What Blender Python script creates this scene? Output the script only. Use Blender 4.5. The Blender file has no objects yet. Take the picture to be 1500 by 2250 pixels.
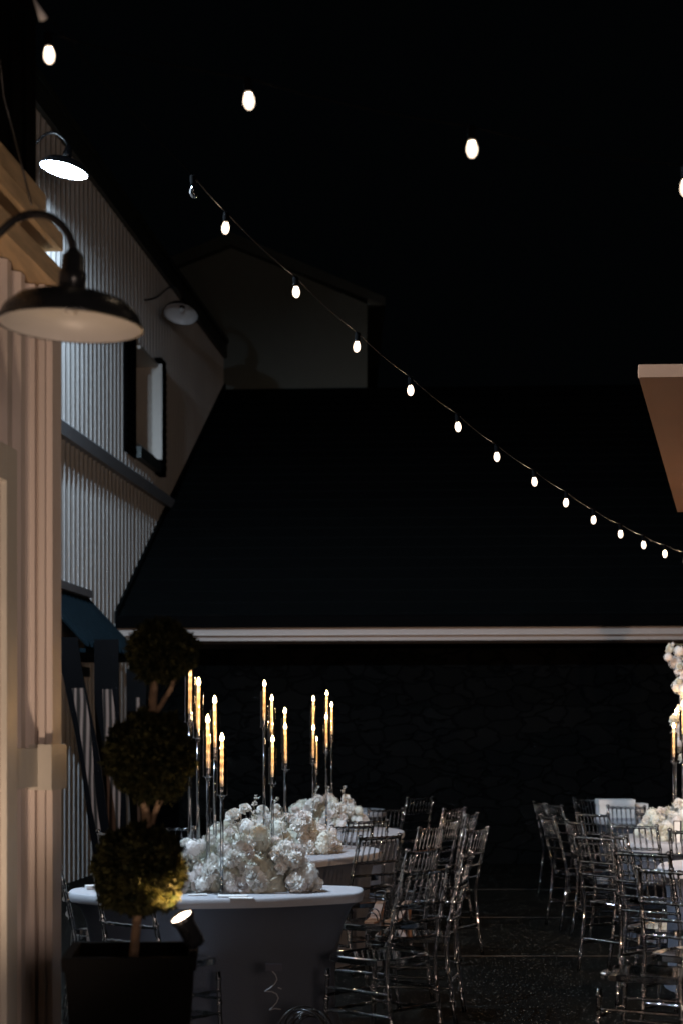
import bpy, math, random
from mathutils import Vector, Matrix
random.seed(7)
R = math.radians
sc = bpy.context.scene
col = sc.collection
F = 3700.0      # focal length of the photograph in its own pixels
EYE = 1.58
HZ = 1612.0

# ---------------------------------------------------------------- camera
cam_d = bpy.data.cameras.new('camera')
cam = bpy.data.objects.new('camera', cam_d); col.objects.link(cam)
cam.location = (0, 0, EYE); cam.rotation_euler = (R(90), 0, 0)
cam_d.sensor_fit = 'VERTICAL'; cam_d.sensor_height = 36.0; cam_d.sensor_width = 24.0
cam_d.lens = 36.0 * F / 2250.0
cam_d.shift_y = (HZ - 1125.0) / 2250.0
cam_d.clip_start = 0.1; cam_d.clip_end = 3000
cam_d.dof.use_dof = True; cam_d.dof.focus_distance = 10.3; cam_d.dof.aperture_fstop = 2.2
sc.camera = cam
# ---------------------------------------------------------------- world: clear night sky
w = bpy.data.worlds.new('World'); sc.world = w; w.use_nodes = True
bg = w.node_tree.nodes['Background']
bg.inputs['Color'].default_value = (0.45, 0.62, 0.75, 1); bg.inputs['Strength'].default_value = 0.0012
sc.view_settings.view_transform = 'Standard'; sc.view_settings.look = 'None'
sc.view_settings.exposure = 0; sc.view_settings.gamma = 1
sc.cycles.max_bounces = 14; sc.cycles.transmission_bounces = 14; sc.cycles.transparent_max_bounces = 24
sc.cycles.diffuse_bounces = 3; sc.cycles.glossy_bounces = 5
sc.cycles.sample_clamp_indirect = 8.0; sc.cycles.sample_clamp_direct = 0

def lamp(name, loc, energy, color, radius=0.05, kind='POINT', aim=None, angle=None, blend=0.4, parent=None):
    d = bpy.data.lights.new(name, kind); d.energy = energy; d.color = color
    if kind in ('POINT', 'SPOT'): d.shadow_soft_size = radius
    if kind == 'SPOT': d.spot_size = R(angle); d.spot_blend = blend
    o = bpy.data.objects.new(name, d); col.objects.link(o); o.location = loc
    if aim is not None:
        o.rotation_euler = (Vector(aim) - Vector(loc)).to_track_quat('-Z', 'Y').to_euler()
    if parent: o.parent = parent
    return o
WARM = (1.0, 0.62, 0.36); COOL = (0.62, 0.8, 1.0); GOLD = (1.0, 0.55, 0.18)
# added warm fill, unseen, behind the camera (to the right) and an uplight at the foot of the near wall
# added area light behind the camera, standing in for open lit doors
hl = lamp('rear_fill_light', (2.6, -2.2, 1.9), 150, (1.0, 0.76, 0.64), kind='AREA', aim=(0.2, 9, 1.7)); hl.data.shape = 'RECTANGLE'; hl.data.size = 2.2; hl.data.size_y = 2.2
lamp('right_fill_spot', (3.3, 8.4, 4.2), 1200, (1.0, 0.74, 0.55), 0.12, 'SPOT', aim=(3.1, 12.2, 0.8), angle=58, blend=.8)  # added spot out of view that brightens the right tables and flowers
lamp('right_fill_spot', (3.7, 6.0, 3.5), 700, (1.0, 0.62, 0.38), 0.1, 'SPOT', aim=(2.1, 9.6, 0.5), angle=46, blend=.8)  # added spot out of view for copper gleams on the right chairs
lamp('yard_uplight', (2.3, 2.6, 0.22), 1100, (1.0, 0.66, 0.44), 0.08, 'SPOT', aim=(2.5, 9.5, 0.75), angle=34, blend=.7)
lamp('wall_uplight', (-1.12, 4.6, 0.12), 120, (1.0, 0.73, 0.52), 0.06, 'SPOT', aim=(-1.55, 6.4, 2.7), angle=84, blend=.6)

# ---------------------------------------------------------------- helpers
def P(px, py, s): return Vector(((px - 750) / s, F / s, EYE - (py - HZ) / s))
def PG(px, s, z): return Vector(((px - 750) / s, F / s, z))

class MB:
    def __init__(self): self.v = []; self.f = []; self.sm = []
    def add(self, vs, fs, smooth=False):
        o = len(self.v); self.v += [tuple(x) for x in vs]
        self.f += [tuple(i + o for i in f) for f in fs]; self.sm += [smooth] * len(fs); return self
    def box(self, lo, hi, fr=None):
        (a, b, c), (d, e, g) = lo, hi
        vs = [(a,b,c),(d,b,c),(d,e,c),(a,e,c),(a,b,g),(d,b,g),(d,e,g),(a,e,g)]
        if fr: vs = [fr(*p) for p in vs]
        return self.add(vs, [(0,3,2,1),(4,5,6,7),(0,1,5,4),(1,2,6,5),(2,3,7,6),(3,0,4,7)])
    def tube(self, pts, rad, n=8, closed=False, caps=True):
        pts = [Vector(p) for p in pts]; m = len(pts)
        if not isinstance(rad, (list, tuple)): rad = [rad] * m
        up = None; vs = []
        for i, p in enumerate(pts):
            if closed: t = pts[(i + 1) % m] - pts[i - 1]
            else: t = pts[min(i + 1, m - 1)] - pts[max(i - 1, 0)]
            t.normalize()
            if up is None:
                up = Vector((0, 0, 1)) if abs(t.z) < .9 else Vector((1, 0, 0))
            x = up.cross(t); x.normalize(); y = t.cross(x); up = y.copy()
            for k in range(n):
                a = 2 * math.pi * k / n
                vs.append(p + (x * math.cos(a) + y * math.sin(a)) * rad[i])
        fs = []
        for i in range(m if closed else m - 1):
            j = (i + 1) % m
            for k in range(n):
                l = (k + 1) % n
                fs.append((i*n+k, i*n+l, j*n+l, j*n+k))
        if caps and not closed:
            fs.append(tuple(range(n))[::-1]); fs.append(tuple((m-1)*n + k for k in range(n)))
        return self.add(vs, fs, True)
    def lathe(self, prof, n=20, M=None, cap=False):
        vs = []
        for r, z in prof:
            for k in range(n):
                a = 2 * math.pi * k / n; vs.append(Vector((r * math.cos(a), r * math.sin(a), z)))
        if M is not None: vs = [M @ v for v in vs]
        fs = []
        for i in range(len(prof) - 1):
            for k in range(n):
                l = (k + 1) % n; fs.append((i*n+k, i*n+l, (i+1)*n+l, (i+1)*n+k))
        if cap: fs.append(tuple(range(n))[::-1]); fs.append(tuple((len(prof)-1)*n + k for k in range(n)))
        return self.add(vs, fs, True)
    def mesh(self, name, mat):
        me = bpy.data.meshes.new(name); me.from_pydata(self.v, [], self.f)
        me.polygons.foreach_set('use_smooth', self.sm)
        if mat: me.materials.append(mat)
        me.update(); return me
    def build(self, name, mat, parent=None, loc=None):
        o = bpy.data.objects.new(name, self.mesh(name, mat)); col.objects.link(o)
        if parent: o.parent = parent
        if loc is not None: o.location = loc
        return o
def inst(name, me, parent=None, loc=(0,0,0), rot=None, scale=None):
    o = bpy.data.objects.new(name, me); col.objects.link(o); o.location = loc
    if parent: o.parent = parent
    if rot is not None: o.rotation_euler = rot
    if scale is not None: o.scale = scale
    return o
def tag(o, label=None, cat=None, group=None, kind=None):
    if label: o['label'] = label
    if cat: o['category'] = cat
    if group: o['group'] = group
    if kind: o['kind'] = kind
    return o
def thing(name, loc, label, cat, group=None, rz=0):
    o = bpy.data.objects.new(name, None); col.objects.link(o); o.location = loc; o.rotation_euler = (0, 0, rz)
    o.empty_display_size = .1
    return tag(o, label, cat, group)
def copy_tree(o, parent=None):
    c = o.copy(); col.objects.link(c)
    if parent: c.parent = parent
    for ch in list(o.children): copy_tree(ch, c)
    return c

# ---------------------------------------------------------------- materials
def mat(name, color, rough=.6, metal=0, bump=0, bscale=20, var=0, vscale=6, spec=None, stretch=None, tr=0, ior=None):
    m = bpy.data.materials.new(name); m.use_nodes = True; nt = m.node_tree; n = nt.nodes; b = n['Principled BSDF']
    b.inputs['Base Color'].default_value = (*color, 1); b.inputs['Roughness'].default_value = rough
    b.inputs['Metallic'].default_value = metal
    if tr: b.inputs['Transmission Weight'].default_value = tr
    if ior: b.inputs['IOR'].default_value = ior
    if spec is not None: b.inputs['Specular IOR Level'].default_value = spec
    if bump or var:
        tc = n.new('ShaderNodeTexCoord'); mp = n.new('ShaderNodeMapping'); nt.links.new(tc.outputs['Object'], mp.inputs[0])
        if stretch: mp.inputs['Scale'].default_value = stretch
    if var:
        nz = n.new('ShaderNodeTexNoise'); nz.inputs['Scale'].default_value = vscale; nz.inputs['Detail'].default_value = 6
        nt.links.new(mp.outputs[0], nz.inputs['Vector'])
        mx = n.new('ShaderNodeMix'); mx.data_type = 'RGBA'
        mr = n.new('ShaderNodeMapRange'); mr.inputs[1].default_value = .3; mr.inputs[2].default_value = .7
        nt.links.new(nz.outputs['Fac'], mr.inputs[0]); nt.links.new(mr.outputs[0], mx.inputs['Factor'])
        mx.inputs['A'].default_value = (*[c * (1 - var) for c in color], 1)
        mx.inputs['B'].default_value = (*[min(1, c * (1 + var)) for c in color], 1)
        nt.links.new(mx.outputs['Result'], b.inputs['Base Color'])
        mr2 = n.new('ShaderNodeMapRange'); mr2.inputs[3].default_value = max(0, rough - .1); mr2.inputs[4].default_value = min(1, rough + .1)
        nt.links.new(nz.outputs['Fac'], mr2.inputs[0]); nt.links.new(mr2.outputs[0], b.inputs['Roughness'])
    if bump:
        nb = n.new('ShaderNodeTexNoise'); nb.inputs['Scale'].default_value = bscale; nb.inputs['Detail'].default_value = 5
        nt.links.new(mp.outputs[0], nb.inputs['Vector'])
        bp = n.new('ShaderNodeBump'); bp.inputs['Strength'].default_value = bump; bp.inputs['Distance'].default_value = .02
        nt.links.new(nb.outputs['Fac'], bp.inputs['Height']); nt.links.new(bp.outputs[0], b.inputs['Normal'])
    return m
def emit(name, color, s):
    m = bpy.data.materials.new(name); m.use_nodes = True; nt = m.node_tree; nt.nodes.clear()
    e = nt.nodes.new('ShaderNodeEmission'); e.inputs[0].default_value = (*color, 1); e.inputs[1].default_value = s
    o = nt.nodes.new('ShaderNodeOutputMaterial'); nt.links.new(e.outputs[0], o.inputs[0]); return m
def clear(name, tint=(1,1,1), rough=.035, ior=1.49, thru=.78):
    # clear moulded acrylic: refracting body that also passes part of the light straight on, both with a fresnel gloss
    m = bpy.data.materials.new(name); m.use_nodes = True; nt = m.node_tree; nt.nodes.clear(); n = nt.nodes
    g = n.new('ShaderNodeBsdfGlass'); g.inputs['Color'].default_value = (*tint, 1); g.inputs['Roughness'].default_value = rough; g.inputs['IOR'].default_value = ior
    t = n.new('ShaderNodeBsdfTransparent'); t.inputs[0].default_value = (*tint, 1)
    gl = n.new('ShaderNodeBsdfGlossy'); gl.inputs['Roughness'].default_value = .06
    mx = n.new('ShaderNodeMixShader'); mx.inputs[0].default_value = thru
    nt.links.new(g.outputs[0], mx.inputs[1]); nt.links.new(t.outputs[0], mx.inputs[2])
    fr = n.new('ShaderNodeFresnel'); fr.inputs[0].default_value = 2.1
    mu = n.new('ShaderNodeMath'); mu.operation = 'MULTIPLY'; mu.use_clamp = True; mu.inputs[1].default_value = 2.0; nt.links.new(fr.outputs[0], mu.inputs[0])
    m1 = n.new('ShaderNodeMixShader'); nt.links.new(mu.outputs[0], m1.inputs[0]); nt.links.new(mx.outputs[0], m1.inputs[1]); nt.links.new(gl.outputs[0], m1.inputs[2])
    o = n.new('ShaderNodeOutputMaterial'); nt.links.new(m1.outputs[0], o.inputs[0]); return m
def thin_clear(name, tint=(.97,.98,1), rough=.03, ior=1.5):
    m = bpy.data.materials.new(name); m.use_nodes = True; nt = m.node_tree; nt.nodes.clear(); n = nt.nodes
    g = n.new('ShaderNodeBsdfGlossy'); g.inputs['Roughness'].default_value = rough
    t = n.new('ShaderNodeBsdfTransparent'); t.inputs[0].default_value = (*tint, 1)
    fr = n.new('ShaderNodeFresnel'); fr.inputs[0].default_value = ior
    mx = n.new('ShaderNodeMixShader'); o = n.new('ShaderNodeOutputMaterial')
    nt.links.new(fr.outputs[0], mx.inputs[0]); nt.links.new(t.outputs[0], mx.inputs[1]); nt.links.new(g.outputs[0], mx.inputs[2]); nt.links.new(mx.outputs[0], o.inputs[0]); return m
def petal(name, color, tl=.3):
    m = bpy.data.materials.new(name); m.use_nodes = True; nt = m.node_tree; n = nt.nodes; b = n['Principled BSDF']
    b.inputs['Base Color'].default_value = (*color, 1); b.inputs['Roughness'].default_value = .7; b.inputs['Specular IOR Level'].default_value = .2
    t = n.new('ShaderNodeBsdfTranslucent'); t.inputs[0].default_value = (*color, 1)
    mx = n.new('ShaderNodeMixShader'); mx.inputs[0].default_value = tl
    nt.links.new(b.outputs[0], mx.inputs[1]); nt.links.new(t.outputs[0], mx.inputs[2]); nt.links.new(mx.outputs[0], n['Material Output'].inputs[0]); return m

M = {}
M['siding'] = mat('painted_metal_siding', (.62, .60, .57), .45, var=.06, vscale=1.5, stretch=(1,1,.3))
M['siding_near'] = mat('near_painted_siding', (.72, .62, .57), .5, var=.06, vscale=2, stretch=(1,1,.2))
M['trim'] = mat('painted_trim', (.60, .56, .50), .45, var=.05, vscale=5)
M['grey_trim'] = mat('grey_trim', (.30, .30, .31), .45, var=.06)
M['dark_trim'] = mat('dark_green_trim', (.035, .045, .04), .5, var=.1)
M['black'] = mat('black_enamel', (.012, .013, .015), .28, var=.15, vscale=14)
M['black_matte'] = mat('black_matte', (.0018, .0018, .002), .85, spec=.03, var=.2, vscale=10)
M['white_enamel'] = mat('white_enamel', (.50, .48, .47), .4, var=.03)
M['roof'] = mat('dark_shingles', (.0013, .0019, .0021), .9, spec=.08, var=.3, vscale=3, bump=.4, bscale=30, stretch=(1,6,1))
M['teal'] = mat('teal_standing_seam', (.0022, .008, .012), .8, spec=.1, var=.1)
M['wood'] = mat('tan_timber', (.52, .36, .20), .6, var=.2, vscale=5, stretch=(8,.6,8), bump=.2)
M['wood_dark'] = mat('dark_timber', (.07, .05, .035), .6, var=.2, vscale=5, stretch=(8,.6,8))
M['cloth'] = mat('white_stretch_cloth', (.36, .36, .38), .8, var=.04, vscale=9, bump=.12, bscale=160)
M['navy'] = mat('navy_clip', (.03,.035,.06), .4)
M['skirt'] = mat('shaded_stretch_skirt', (.06, .068, .088), .85, var=.05, vscale=7, bump=.12, bscale=140)  # white cloth again, shade under the tabletop put into its colour
M['paper'] = mat('white_card', (.75, .74, .72), .6, var=.03)
M['acrylic'] = clear('clear_acrylic')
M['glass'] = thin_clear('thin_glass', ior=2.1, rough=.06)
M['pane'] = mat('dark_window_pane', (.03, .03, .035), .08, spec=.6)
M['cream'] = mat('cream_paint', (.62, .57, .50), .5, var=.04)
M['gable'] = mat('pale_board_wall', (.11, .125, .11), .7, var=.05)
M['tan'] = mat('tan_soffit_board', (.40, .21, .12), .7, var=.06, vscale=3, bump=.1, bscale=60)
M['bark'] = mat('topiary_bark', (.12, .075, .045), .85, var=.3, vscale=20, bump=.6, bscale=50)
M['petal'] = petal('white_petals', (.90, .89, .85)); M['petal_blush'] = petal('blush_petals', (.88, .84, .81)); M['petal_green'] = petal('greenish_white_petals', (.84, .85, .77))
M['stem'] = mat('flower_stem', (.16, .15, .08), .7, var=.2)
M['tan_leather'] = mat('tan_leather', (.12, .055, .025), .45, var=.15)
M['shell'] = None

# wax of the candles: thin translucent shell lit from inside by its lamp
m = bpy.data.materials.new('ivory_wax'); m.use_nodes = True; nt = m.node_tree; nt.nodes.clear()
d = nt.nodes.new('ShaderNodeBsdfDiffuse'); d.inputs[0].default_value = (.80, .66, .45, 1)
t = nt.nodes.new('ShaderNodeBsdfTranslucent'); t.inputs[0].default_value = (.86, .74, .54, 1)
mx = nt.nodes.new('ShaderNodeMixShader'); mx.inputs[0].default_value = .5; o = nt.nodes.new('ShaderNodeOutputMaterial')
nt.links.new(d.outputs[0], mx.inputs[1]); nt.links.new(t.outputs[0], mx.inputs[2]); nt.links.new(mx.outputs[0], o.inputs[0]); M['wax'] = m
M['flame'] = emit('candle_flame', (1.0, .68, .34), 45)
M['filament'] = emit('warm_filament', (1.0, .74, .50), 110)
m = bpy.data.materials.new('glowing_bulb_glass'); m.use_nodes = True; nt = m.node_tree; nt.nodes.clear(); n = nt.nodes
e = n.new('ShaderNodeEmission'); e.inputs[0].default_value = (1, .78, .58, 1); e.inputs[1].default_value = 9.0
t = n.new('ShaderNodeBsdfTransparent'); lw = n.new('ShaderNodeLayerWeight'); lw.inputs[0].default_value = .35
mr = n.new('ShaderNodeMapRange'); mr.inputs[3].default_value = .07; mr.inputs[4].default_value = .30
mx = n.new('ShaderNodeMixShader'); o = n.new('ShaderNodeOutputMaterial')
nt.links.new(lw.outputs['Facing'], mr.inputs[0]); nt.links.new(mr.outputs[0], mx.inputs[0])
nt.links.new(t.outputs[0], mx.inputs[1]); nt.links.new(e.outputs[0], mx.inputs[2]); nt.links.new(mx.outputs[0], o.inputs[0]); M['bulb'] = m
M['led'] = emit('cold_white_led', (.80, .92, 1.0), 60)
M['spot_lens'] = emit('warm_spot_lens', (1.0, .74, .55), 14)

# leaves
m = bpy.data.materials.new('topiary_leaves'); m.use_nodes = True; nt = m.node_tree; n = nt.nodes; b = n['Principled BSDF']
gi = n.new('ShaderNodeTexNoise'); gi.inputs['Scale'].default_value = 30; tc = n.new('ShaderNodeTexCoord'); nt.links.new(tc.outputs['Object'], gi.inputs['Vector'])
rp = n.new('ShaderNodeValToRGB'); rp.color_ramp.elements[0].position = .35; rp.color_ramp.elements[0].color = (.003, .005, .002, 1)
rp.color_ramp.elements[1].position = .65; rp.color_ramp.elements[1].color = (.022, .021, .007, 1)
nt.links.new(gi.outputs['Fac'], rp.inputs[0]); nt.links.new(rp.outputs[0], b.inputs['Base Color']); b.inputs['Roughness'].default_value = .8; b.inputs['Specular IOR Level'].default_value = .1
t = n.new('ShaderNodeBsdfTranslucent'); nt.links.new(rp.outputs[0], t.inputs[0]); mx = n.new('ShaderNodeMixShader'); mx.inputs[0].default_value = .3
nt.links.new(b.outputs[0], mx.inputs[1]); nt.links.new(t.outputs[0], mx.inputs[2]); nt.links.new(mx.outputs[0], n['Material Output'].inputs[0]); M['leaf'] = m

# ground: dark asphalt with pale and glinting grit
m = bpy.data.materials.new('dark_asphalt'); m.use_nodes = True; nt = m.node_tree; n = nt.nodes; b = n['Principled BSDF']
tc = n.new('ShaderNodeTexCoord')
v = n.new('ShaderNodeTexVoronoi'); v.inputs['Scale'].default_value = 150; nt.links.new(tc.outputs['Object'], v.inputs['Vector'])
sep = n.new('ShaderNodeSeparateColor'); nt.links.new(v.outputs['Color'], sep.inputs[0])
g1 = n.new('ShaderNodeMapRange'); g1.inputs[1].default_value = .983; g1.inputs[2].default_value = 1.0; nt.links.new(sep.outputs[0], g1.inputs[0])
nz = n.new('ShaderNodeTexNoise'); nz.inputs['Scale'].default_value = 1.3; nz.inputs['Detail'].default_value = 8; nt.links.new(tc.outputs['Object'], nz.inputs['Vector'])
mx0 = n.new('ShaderNodeMix'); mx0.data_type = 'RGBA'; mx0.inputs['A'].default_value = (.001, .0012, .001, 1); mx0.inputs['B'].default_value = (.003, .003, .0026, 1)
nt.links.new(nz.outputs['Fac'], mx0.inputs['Factor'])
mx1 = n.new('ShaderNodeMix'); mx1.data_type = 'RGBA'; nt.links.new(g1.outputs[0], mx1.inputs['Factor']); nt.links.new(mx0.outputs['Result'], mx1.inputs['A']); mx1.inputs['B'].default_value = (.24, .23, .19, 1)
nt.links.new(mx1.outputs['Result'], b.inputs['Base Color'])
b.inputs['Roughness'].default_value = .6; b.inputs['Specular IOR Level'].default_value = .03
n2 = n.new('ShaderNodeTexNoise'); n2.inputs['Scale'].default_value = 90; nt.links.new(tc.outputs['Object'], n2.inputs['Vector'])
bp = n.new('ShaderNodeBump'); bp.inputs['Strength'].default_value = .5; bp.inputs['Distance'].default_value = .006
nt.links.new(n2.outputs['Fac'], bp.inputs['Height']); nt.links.new(bp.outputs[0], b.inputs['Normal']); M['asphalt'] = m

# stone wall
m = bpy.data.materials.new('rough_stone_wall'); m.use_nodes = True; nt = m.node_tree; n = nt.nodes; b = n['Principled BSDF']
tc = n.new('ShaderNodeTexCoord'); mp = n.new('ShaderNodeMapping'); mp.inputs['Scale'].default_value = (1, 1, 1.9); nt.links.new(tc.outputs['Object'], mp.inputs[0])
nz = n.new('ShaderNodeTexNoise'); nz.inputs['Scale'].default_value = 3; nt.links.new(mp.outputs[0], nz.inputs['Vector'])
ad = n.new('ShaderNodeMixRGB'); ad.inputs[0].default_value = .3; nt.links.new(mp.outputs[0], ad.inputs[1]); nt.links.new(nz.outputs['Color'], ad.inputs[2])
v = n.new('ShaderNodeTexVoronoi'); v.inputs['Scale'].default_value = 4.2; nt.links.new(ad.outputs[0], v.inputs['Vector'])
ve = n.new('ShaderNodeTexVoronoi'); ve.feature = 'DISTANCE_TO_EDGE'; ve.inputs['Scale'].default_value = 4.2; nt.links.new(ad.outputs[0], ve.inputs['Vector'])
sep = n.new('ShaderNodeSeparateColor'); nt.links.new(v.outputs['Color'], sep.inputs[0])
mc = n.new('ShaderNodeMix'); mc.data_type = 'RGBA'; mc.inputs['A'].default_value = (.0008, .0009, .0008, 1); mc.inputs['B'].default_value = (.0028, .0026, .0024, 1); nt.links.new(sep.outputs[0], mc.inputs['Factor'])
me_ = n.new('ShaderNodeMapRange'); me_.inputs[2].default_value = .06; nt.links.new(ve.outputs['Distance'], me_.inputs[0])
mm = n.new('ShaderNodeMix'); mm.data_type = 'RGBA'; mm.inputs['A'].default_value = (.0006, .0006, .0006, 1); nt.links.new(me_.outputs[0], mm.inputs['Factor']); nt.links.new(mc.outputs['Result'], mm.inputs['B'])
nt.links.new(mm.outputs['Result'], b.inputs['Base Color']); b.inputs['Roughness'].default_value = .9; b.inputs['Specular IOR Level'].default_value = .1
bp = n.new('ShaderNodeBump'); bp.inputs['Distance'].default_value = .05; nt.links.new(me_.outputs[0], bp.inputs['Height']); nt.links.new(bp.outputs[0], b.inputs['Normal']); M['stone'] = m

# painted streaks of a warped inlay
m = bpy.data.materials.new('painted_reflection'); m.use_nodes = True; nt = m.node_tree; n = nt.nodes; b = n['Principled BSDF']
tc = n.new('ShaderNodeTexCoord'); mp = n.new('ShaderNodeMapping'); mp.inputs['Scale'].default_value = (5, 5, .9); nt.links.new(tc.outputs['Object'], mp.inputs[0])
wv = n.new('ShaderNodeTexWave'); wv.inputs['Scale'].default_value = 1.2; wv.inputs['Distortion'].default_value = 5; wv.inputs['Detail'].default_value = 2; nt.links.new(mp.outputs[0], wv.inputs['Vector'])
rp = n.new('ShaderNodeValToRGB'); rp.color_ramp.elements[0].position = .25; rp.color_ramp.elements[0].color = (.02, .015, .012, 1); rp.color_ramp.elements[1].position = .95; rp.color_ramp.elements[1].color = (.22, .15, .12, 1)
nt.links.new(wv.outputs['Fac'], rp.inputs[0]); nt.links.new(rp.outputs[0], b.inputs['Base Color']); b.inputs['Roughness'].default_value = .25; M['reflection'] = m  # wavy streaks stand for a warped reflection, painted into the base colour

# ================================================================ SETTING
g = MB().add([(-60,-20,0),(60,-20,0),(60,140,0),(-60,140,0)], [(0,1,2,3)])
tag(g.build('ground', M['asphalt']), kind='structure')
M['joint'] = mat('joint_filler', (.005, .003, .0015), .6)
for s_, x0_, x1_ in ((310, .2, 2.6), (256, .6, 3.4), (217, .6, 4)):
    Y = F / s_
    j = MB().box((x0_, Y, .001), (x1_, Y + .02, .005)).build('paving_joint', M['joint']); tag(j, kind='structure')

# frames of the two parallel walls
def WL(x0):
    ux, uy = .0973 / math.hypot(1, .0973), 1 / math.hypot(1, .0973)
    return lambda o, t, h: Vector((x0 + .0973 * t + uy * o, t - ux * o, h))
W = WL(-4.65); NW = WL(-2.0)

def ribbed(fr, t0, t1, h0, h1, pitch=.19, dep=.036, mb=None):
    mb = mb or MB(); t = t0; pts = []
    while t < t1 - 1e-4:
        for a, o in ((0, 0), (.45, 0), (.58, dep), (.85, dep)):
            tt = t + a * pitch
            if tt < t1: pts.append((tt, o))
        t += pitch
    pts.append((t1, 0)); vs = []
    for tt, o in pts: vs += [fr(o, tt, h0), fr(o, tt, h1)]
    mb.add(vs, [(2*i, 2*i+2, 2*i+3, 2*i+1) for i in range(len(pts)-1)]); return mb

# ---- long barn on the left
EAVE = 7.9
barn = thing('ribbed_barn', W(0, 18, 0), 'tall white barn of vertical ribbed metal siding running back along the left side', 'barn')
def bb(mb, name, mt, par=None):
    o = mb.build(name, mt); o.parent = par or barn
    o.matrix_parent_inverse = Matrix.Translation(-barn.location) if (par is None) else Matrix.Identity(4)
    return o
WT0, WT1, WH0, WH1 = 21.0, 22.15, 5.18, 6.43
mb = ribbed(W, 9.0, WT0, 0, EAVE); ribbed(W, WT0, WT1, 0, WH0, mb=mb); ribbed(W, WT0, WT1, WH1, EAVE, mb=mb); ribbed(W, WT1, 34, 0, EAVE, mb=mb)
bb(mb, 'wall', M['siding'])
mb = MB(); prof = [(.0, 4.66), (.10, 4.66), (.10, 4.80), (.03, 4.86), (0, 4.86)]
vs = [W(o, 9, h) for o, h in prof] + [W(o, 34, h) for o, h in prof]; k = len(prof)
mb.add(vs, [(i, i+1, k+i+1, k+i) for i in range(k-1)] + [tuple(range(k))[::-1], tuple(range(k, 2*k))]); bb(mb, 'ledge', M['grey_trim'])
mb = MB().box((.031, 9, EAVE-.16), (.09, 34, EAVE+.06), W); bb(mb, 'fascia', M['dark_trim'])
mb = MB(); vs = [W(.12, 9, EAVE+.062), W(.12, 34, EAVE+.062), W(-5, 34, EAVE+2.4), W(-5, 9, EAVE+2.4)]
vs += [v + Vector((0,0,.08)) for v in vs]; mb.add(vs, [(0,1,2,3),(4,7,6,5),(0,4,5,1),(1,5,6,2),(2,6,7,3),(3,7,4,0)]); bb(mb, 'roof', M['dark_trim'])
win = bb(MB().box((-.22, WT0, WH0), (-.2, WT1, WH1), W), 'window', M['pane'])
def sub(mb, name, mt, par):
    o = mb.build(name, mt); o.parent = par; o.matrix_parent_inverse = (Matrix.Translation(barn.location) @ Matrix.Translation(-barn.location)); return o
mb = MB(); mb.box((-.2, WT0, WH0), (.03, WT0+.04, WH1), W).box((-.2, WT1-.04, WH0), (.15, WT1, WH1), W).box((-.2, WT0+.04, WH1-.04), (.10, WT1-.04, WH1), W).box((-.2, WT0+.04, WH0), (.05, WT1-.04, WH0+.05), W)
mb.box((-.199, WT0+.55, WH0+.05), (-.15, WT0+.6, WH1-.04), W)
sub(mb, 'frame', M['cream'], win)
mb = MB().box((.042, WT0-.62, WH0-.18), (.06, WT0-.02, WH1+.1), W)
for i in range(14): mb.box((.06, WT0-.56, WH0-.1+i*.1), (.07, WT0-.08, WH0-.04+i*.1), W)
bb(mb, 'shutter', M['black_matte'])
mb = MB().box((.042, WT1+.02, WH0-.18), (.13, WT1+.34, WH1+.1), W)
for i in range(14): mb.box((.13, WT1+.06, WH0-.1+i*.1), (.145, WT1+.3, WH0-.04+i*.1), W)
bb(mb, 'shutter', M['black_matte'])
bb(MB().box((.031, WT0-.01, WH0-.16), (.12, WT1+.01, WH0-.02), W), 'sill', M['dark_trim'])
# awning
mb = MB(); T0, T1 = 16.2, 18.5
def awn(t, a, up=0): # a 0 at wall, 1 at drip edge
    return W(.03 + .60*a, t, 3.06 - .64*a + up)
t = T0
while t < T1 - .01:
    for q0, q1, u0, u1 in ((0, .7, 0, 0), (.7, .78, 0, .05), (.78, .92, .05, .05), (.92, 1, .05, 0)):
        a0, a1 = t + q0*.17, t + q1*.17
        mb.add([awn(a0,0,u0), awn(a1,0,u1), awn(a1,1,u1), awn(a0,1,u0)], [(0,3,2,1)])
    t += .17
mb.box((.03, T0, 2.36), (.63, T1+.02, 2.40), W)
mb.add([awn(T1+.02,0,.03), awn(T1+.02,1,.03), W(.63,T1+.02,2.40), W(.03,T1+.02,2.40)], [(0,1,2,3)])
aw = bb(mb, 'awning', M['teal'])
mb = MB().box((.0315, T0, 3.07), (.12, T1+.04, 3.15), W); sub(mb, 'flashing', M['grey_trim'], aw)
mb = MB().box((.05, 16.3, 2.20), (.12, 18.4, 2.30), W); bb(mb, 'door_header', M['dark_trim'])

# ---- near building at the left edge
near = thing('near_shed', NW(0, 6, 0), 'white ribbed building corner at the far left edge, close to the camera', 'building')
def nb(mb, name, mt):
    o = mb.build(name, mt); o.parent = near; o.matrix_parent_inverse = Matrix.Translation(-near.location); return o
nb(ribbed(NW, 2.0, 7.08, 0, 3.46, pitch=.19, dep=.03), 'wall', M['siding_near'])
mb = MB()
for o0, o1, t0, t1 in ((-.3, .10, 7.08, 7.22), (-.02, .035, 7.04, 7.08), (.05, .075, 7.05, 7.08)): mb.box((o0, t0, 0), (o1, t1, 3.46), NW)
nb(mb, 'corner_post', M['siding_near'])
mb = MB().box((-.02, 6.70, 1.36), (.06, 7.035, 1.52), NW).box((.06, 7.0, 1.345), (.118, 7.24, 1.535), NW).box((-.02, 7.035, 1.345), (.06, 7.24, 1.535), NW)
nb(mb, 'belt_trim', M['trim'])
mb = MB().box((.031, 6.53, 0), (.07, 6.67, 2.70), NW).box((.031, 5.2, 2.56), (.07, 6.528, 2.70), NW)
nb(mb, 'door_casing', M['trim'])
nb(MB().box((.031, 5.2, 0), (.045, 6.528, 2.56), NW), 'door', M['cream'])
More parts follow.
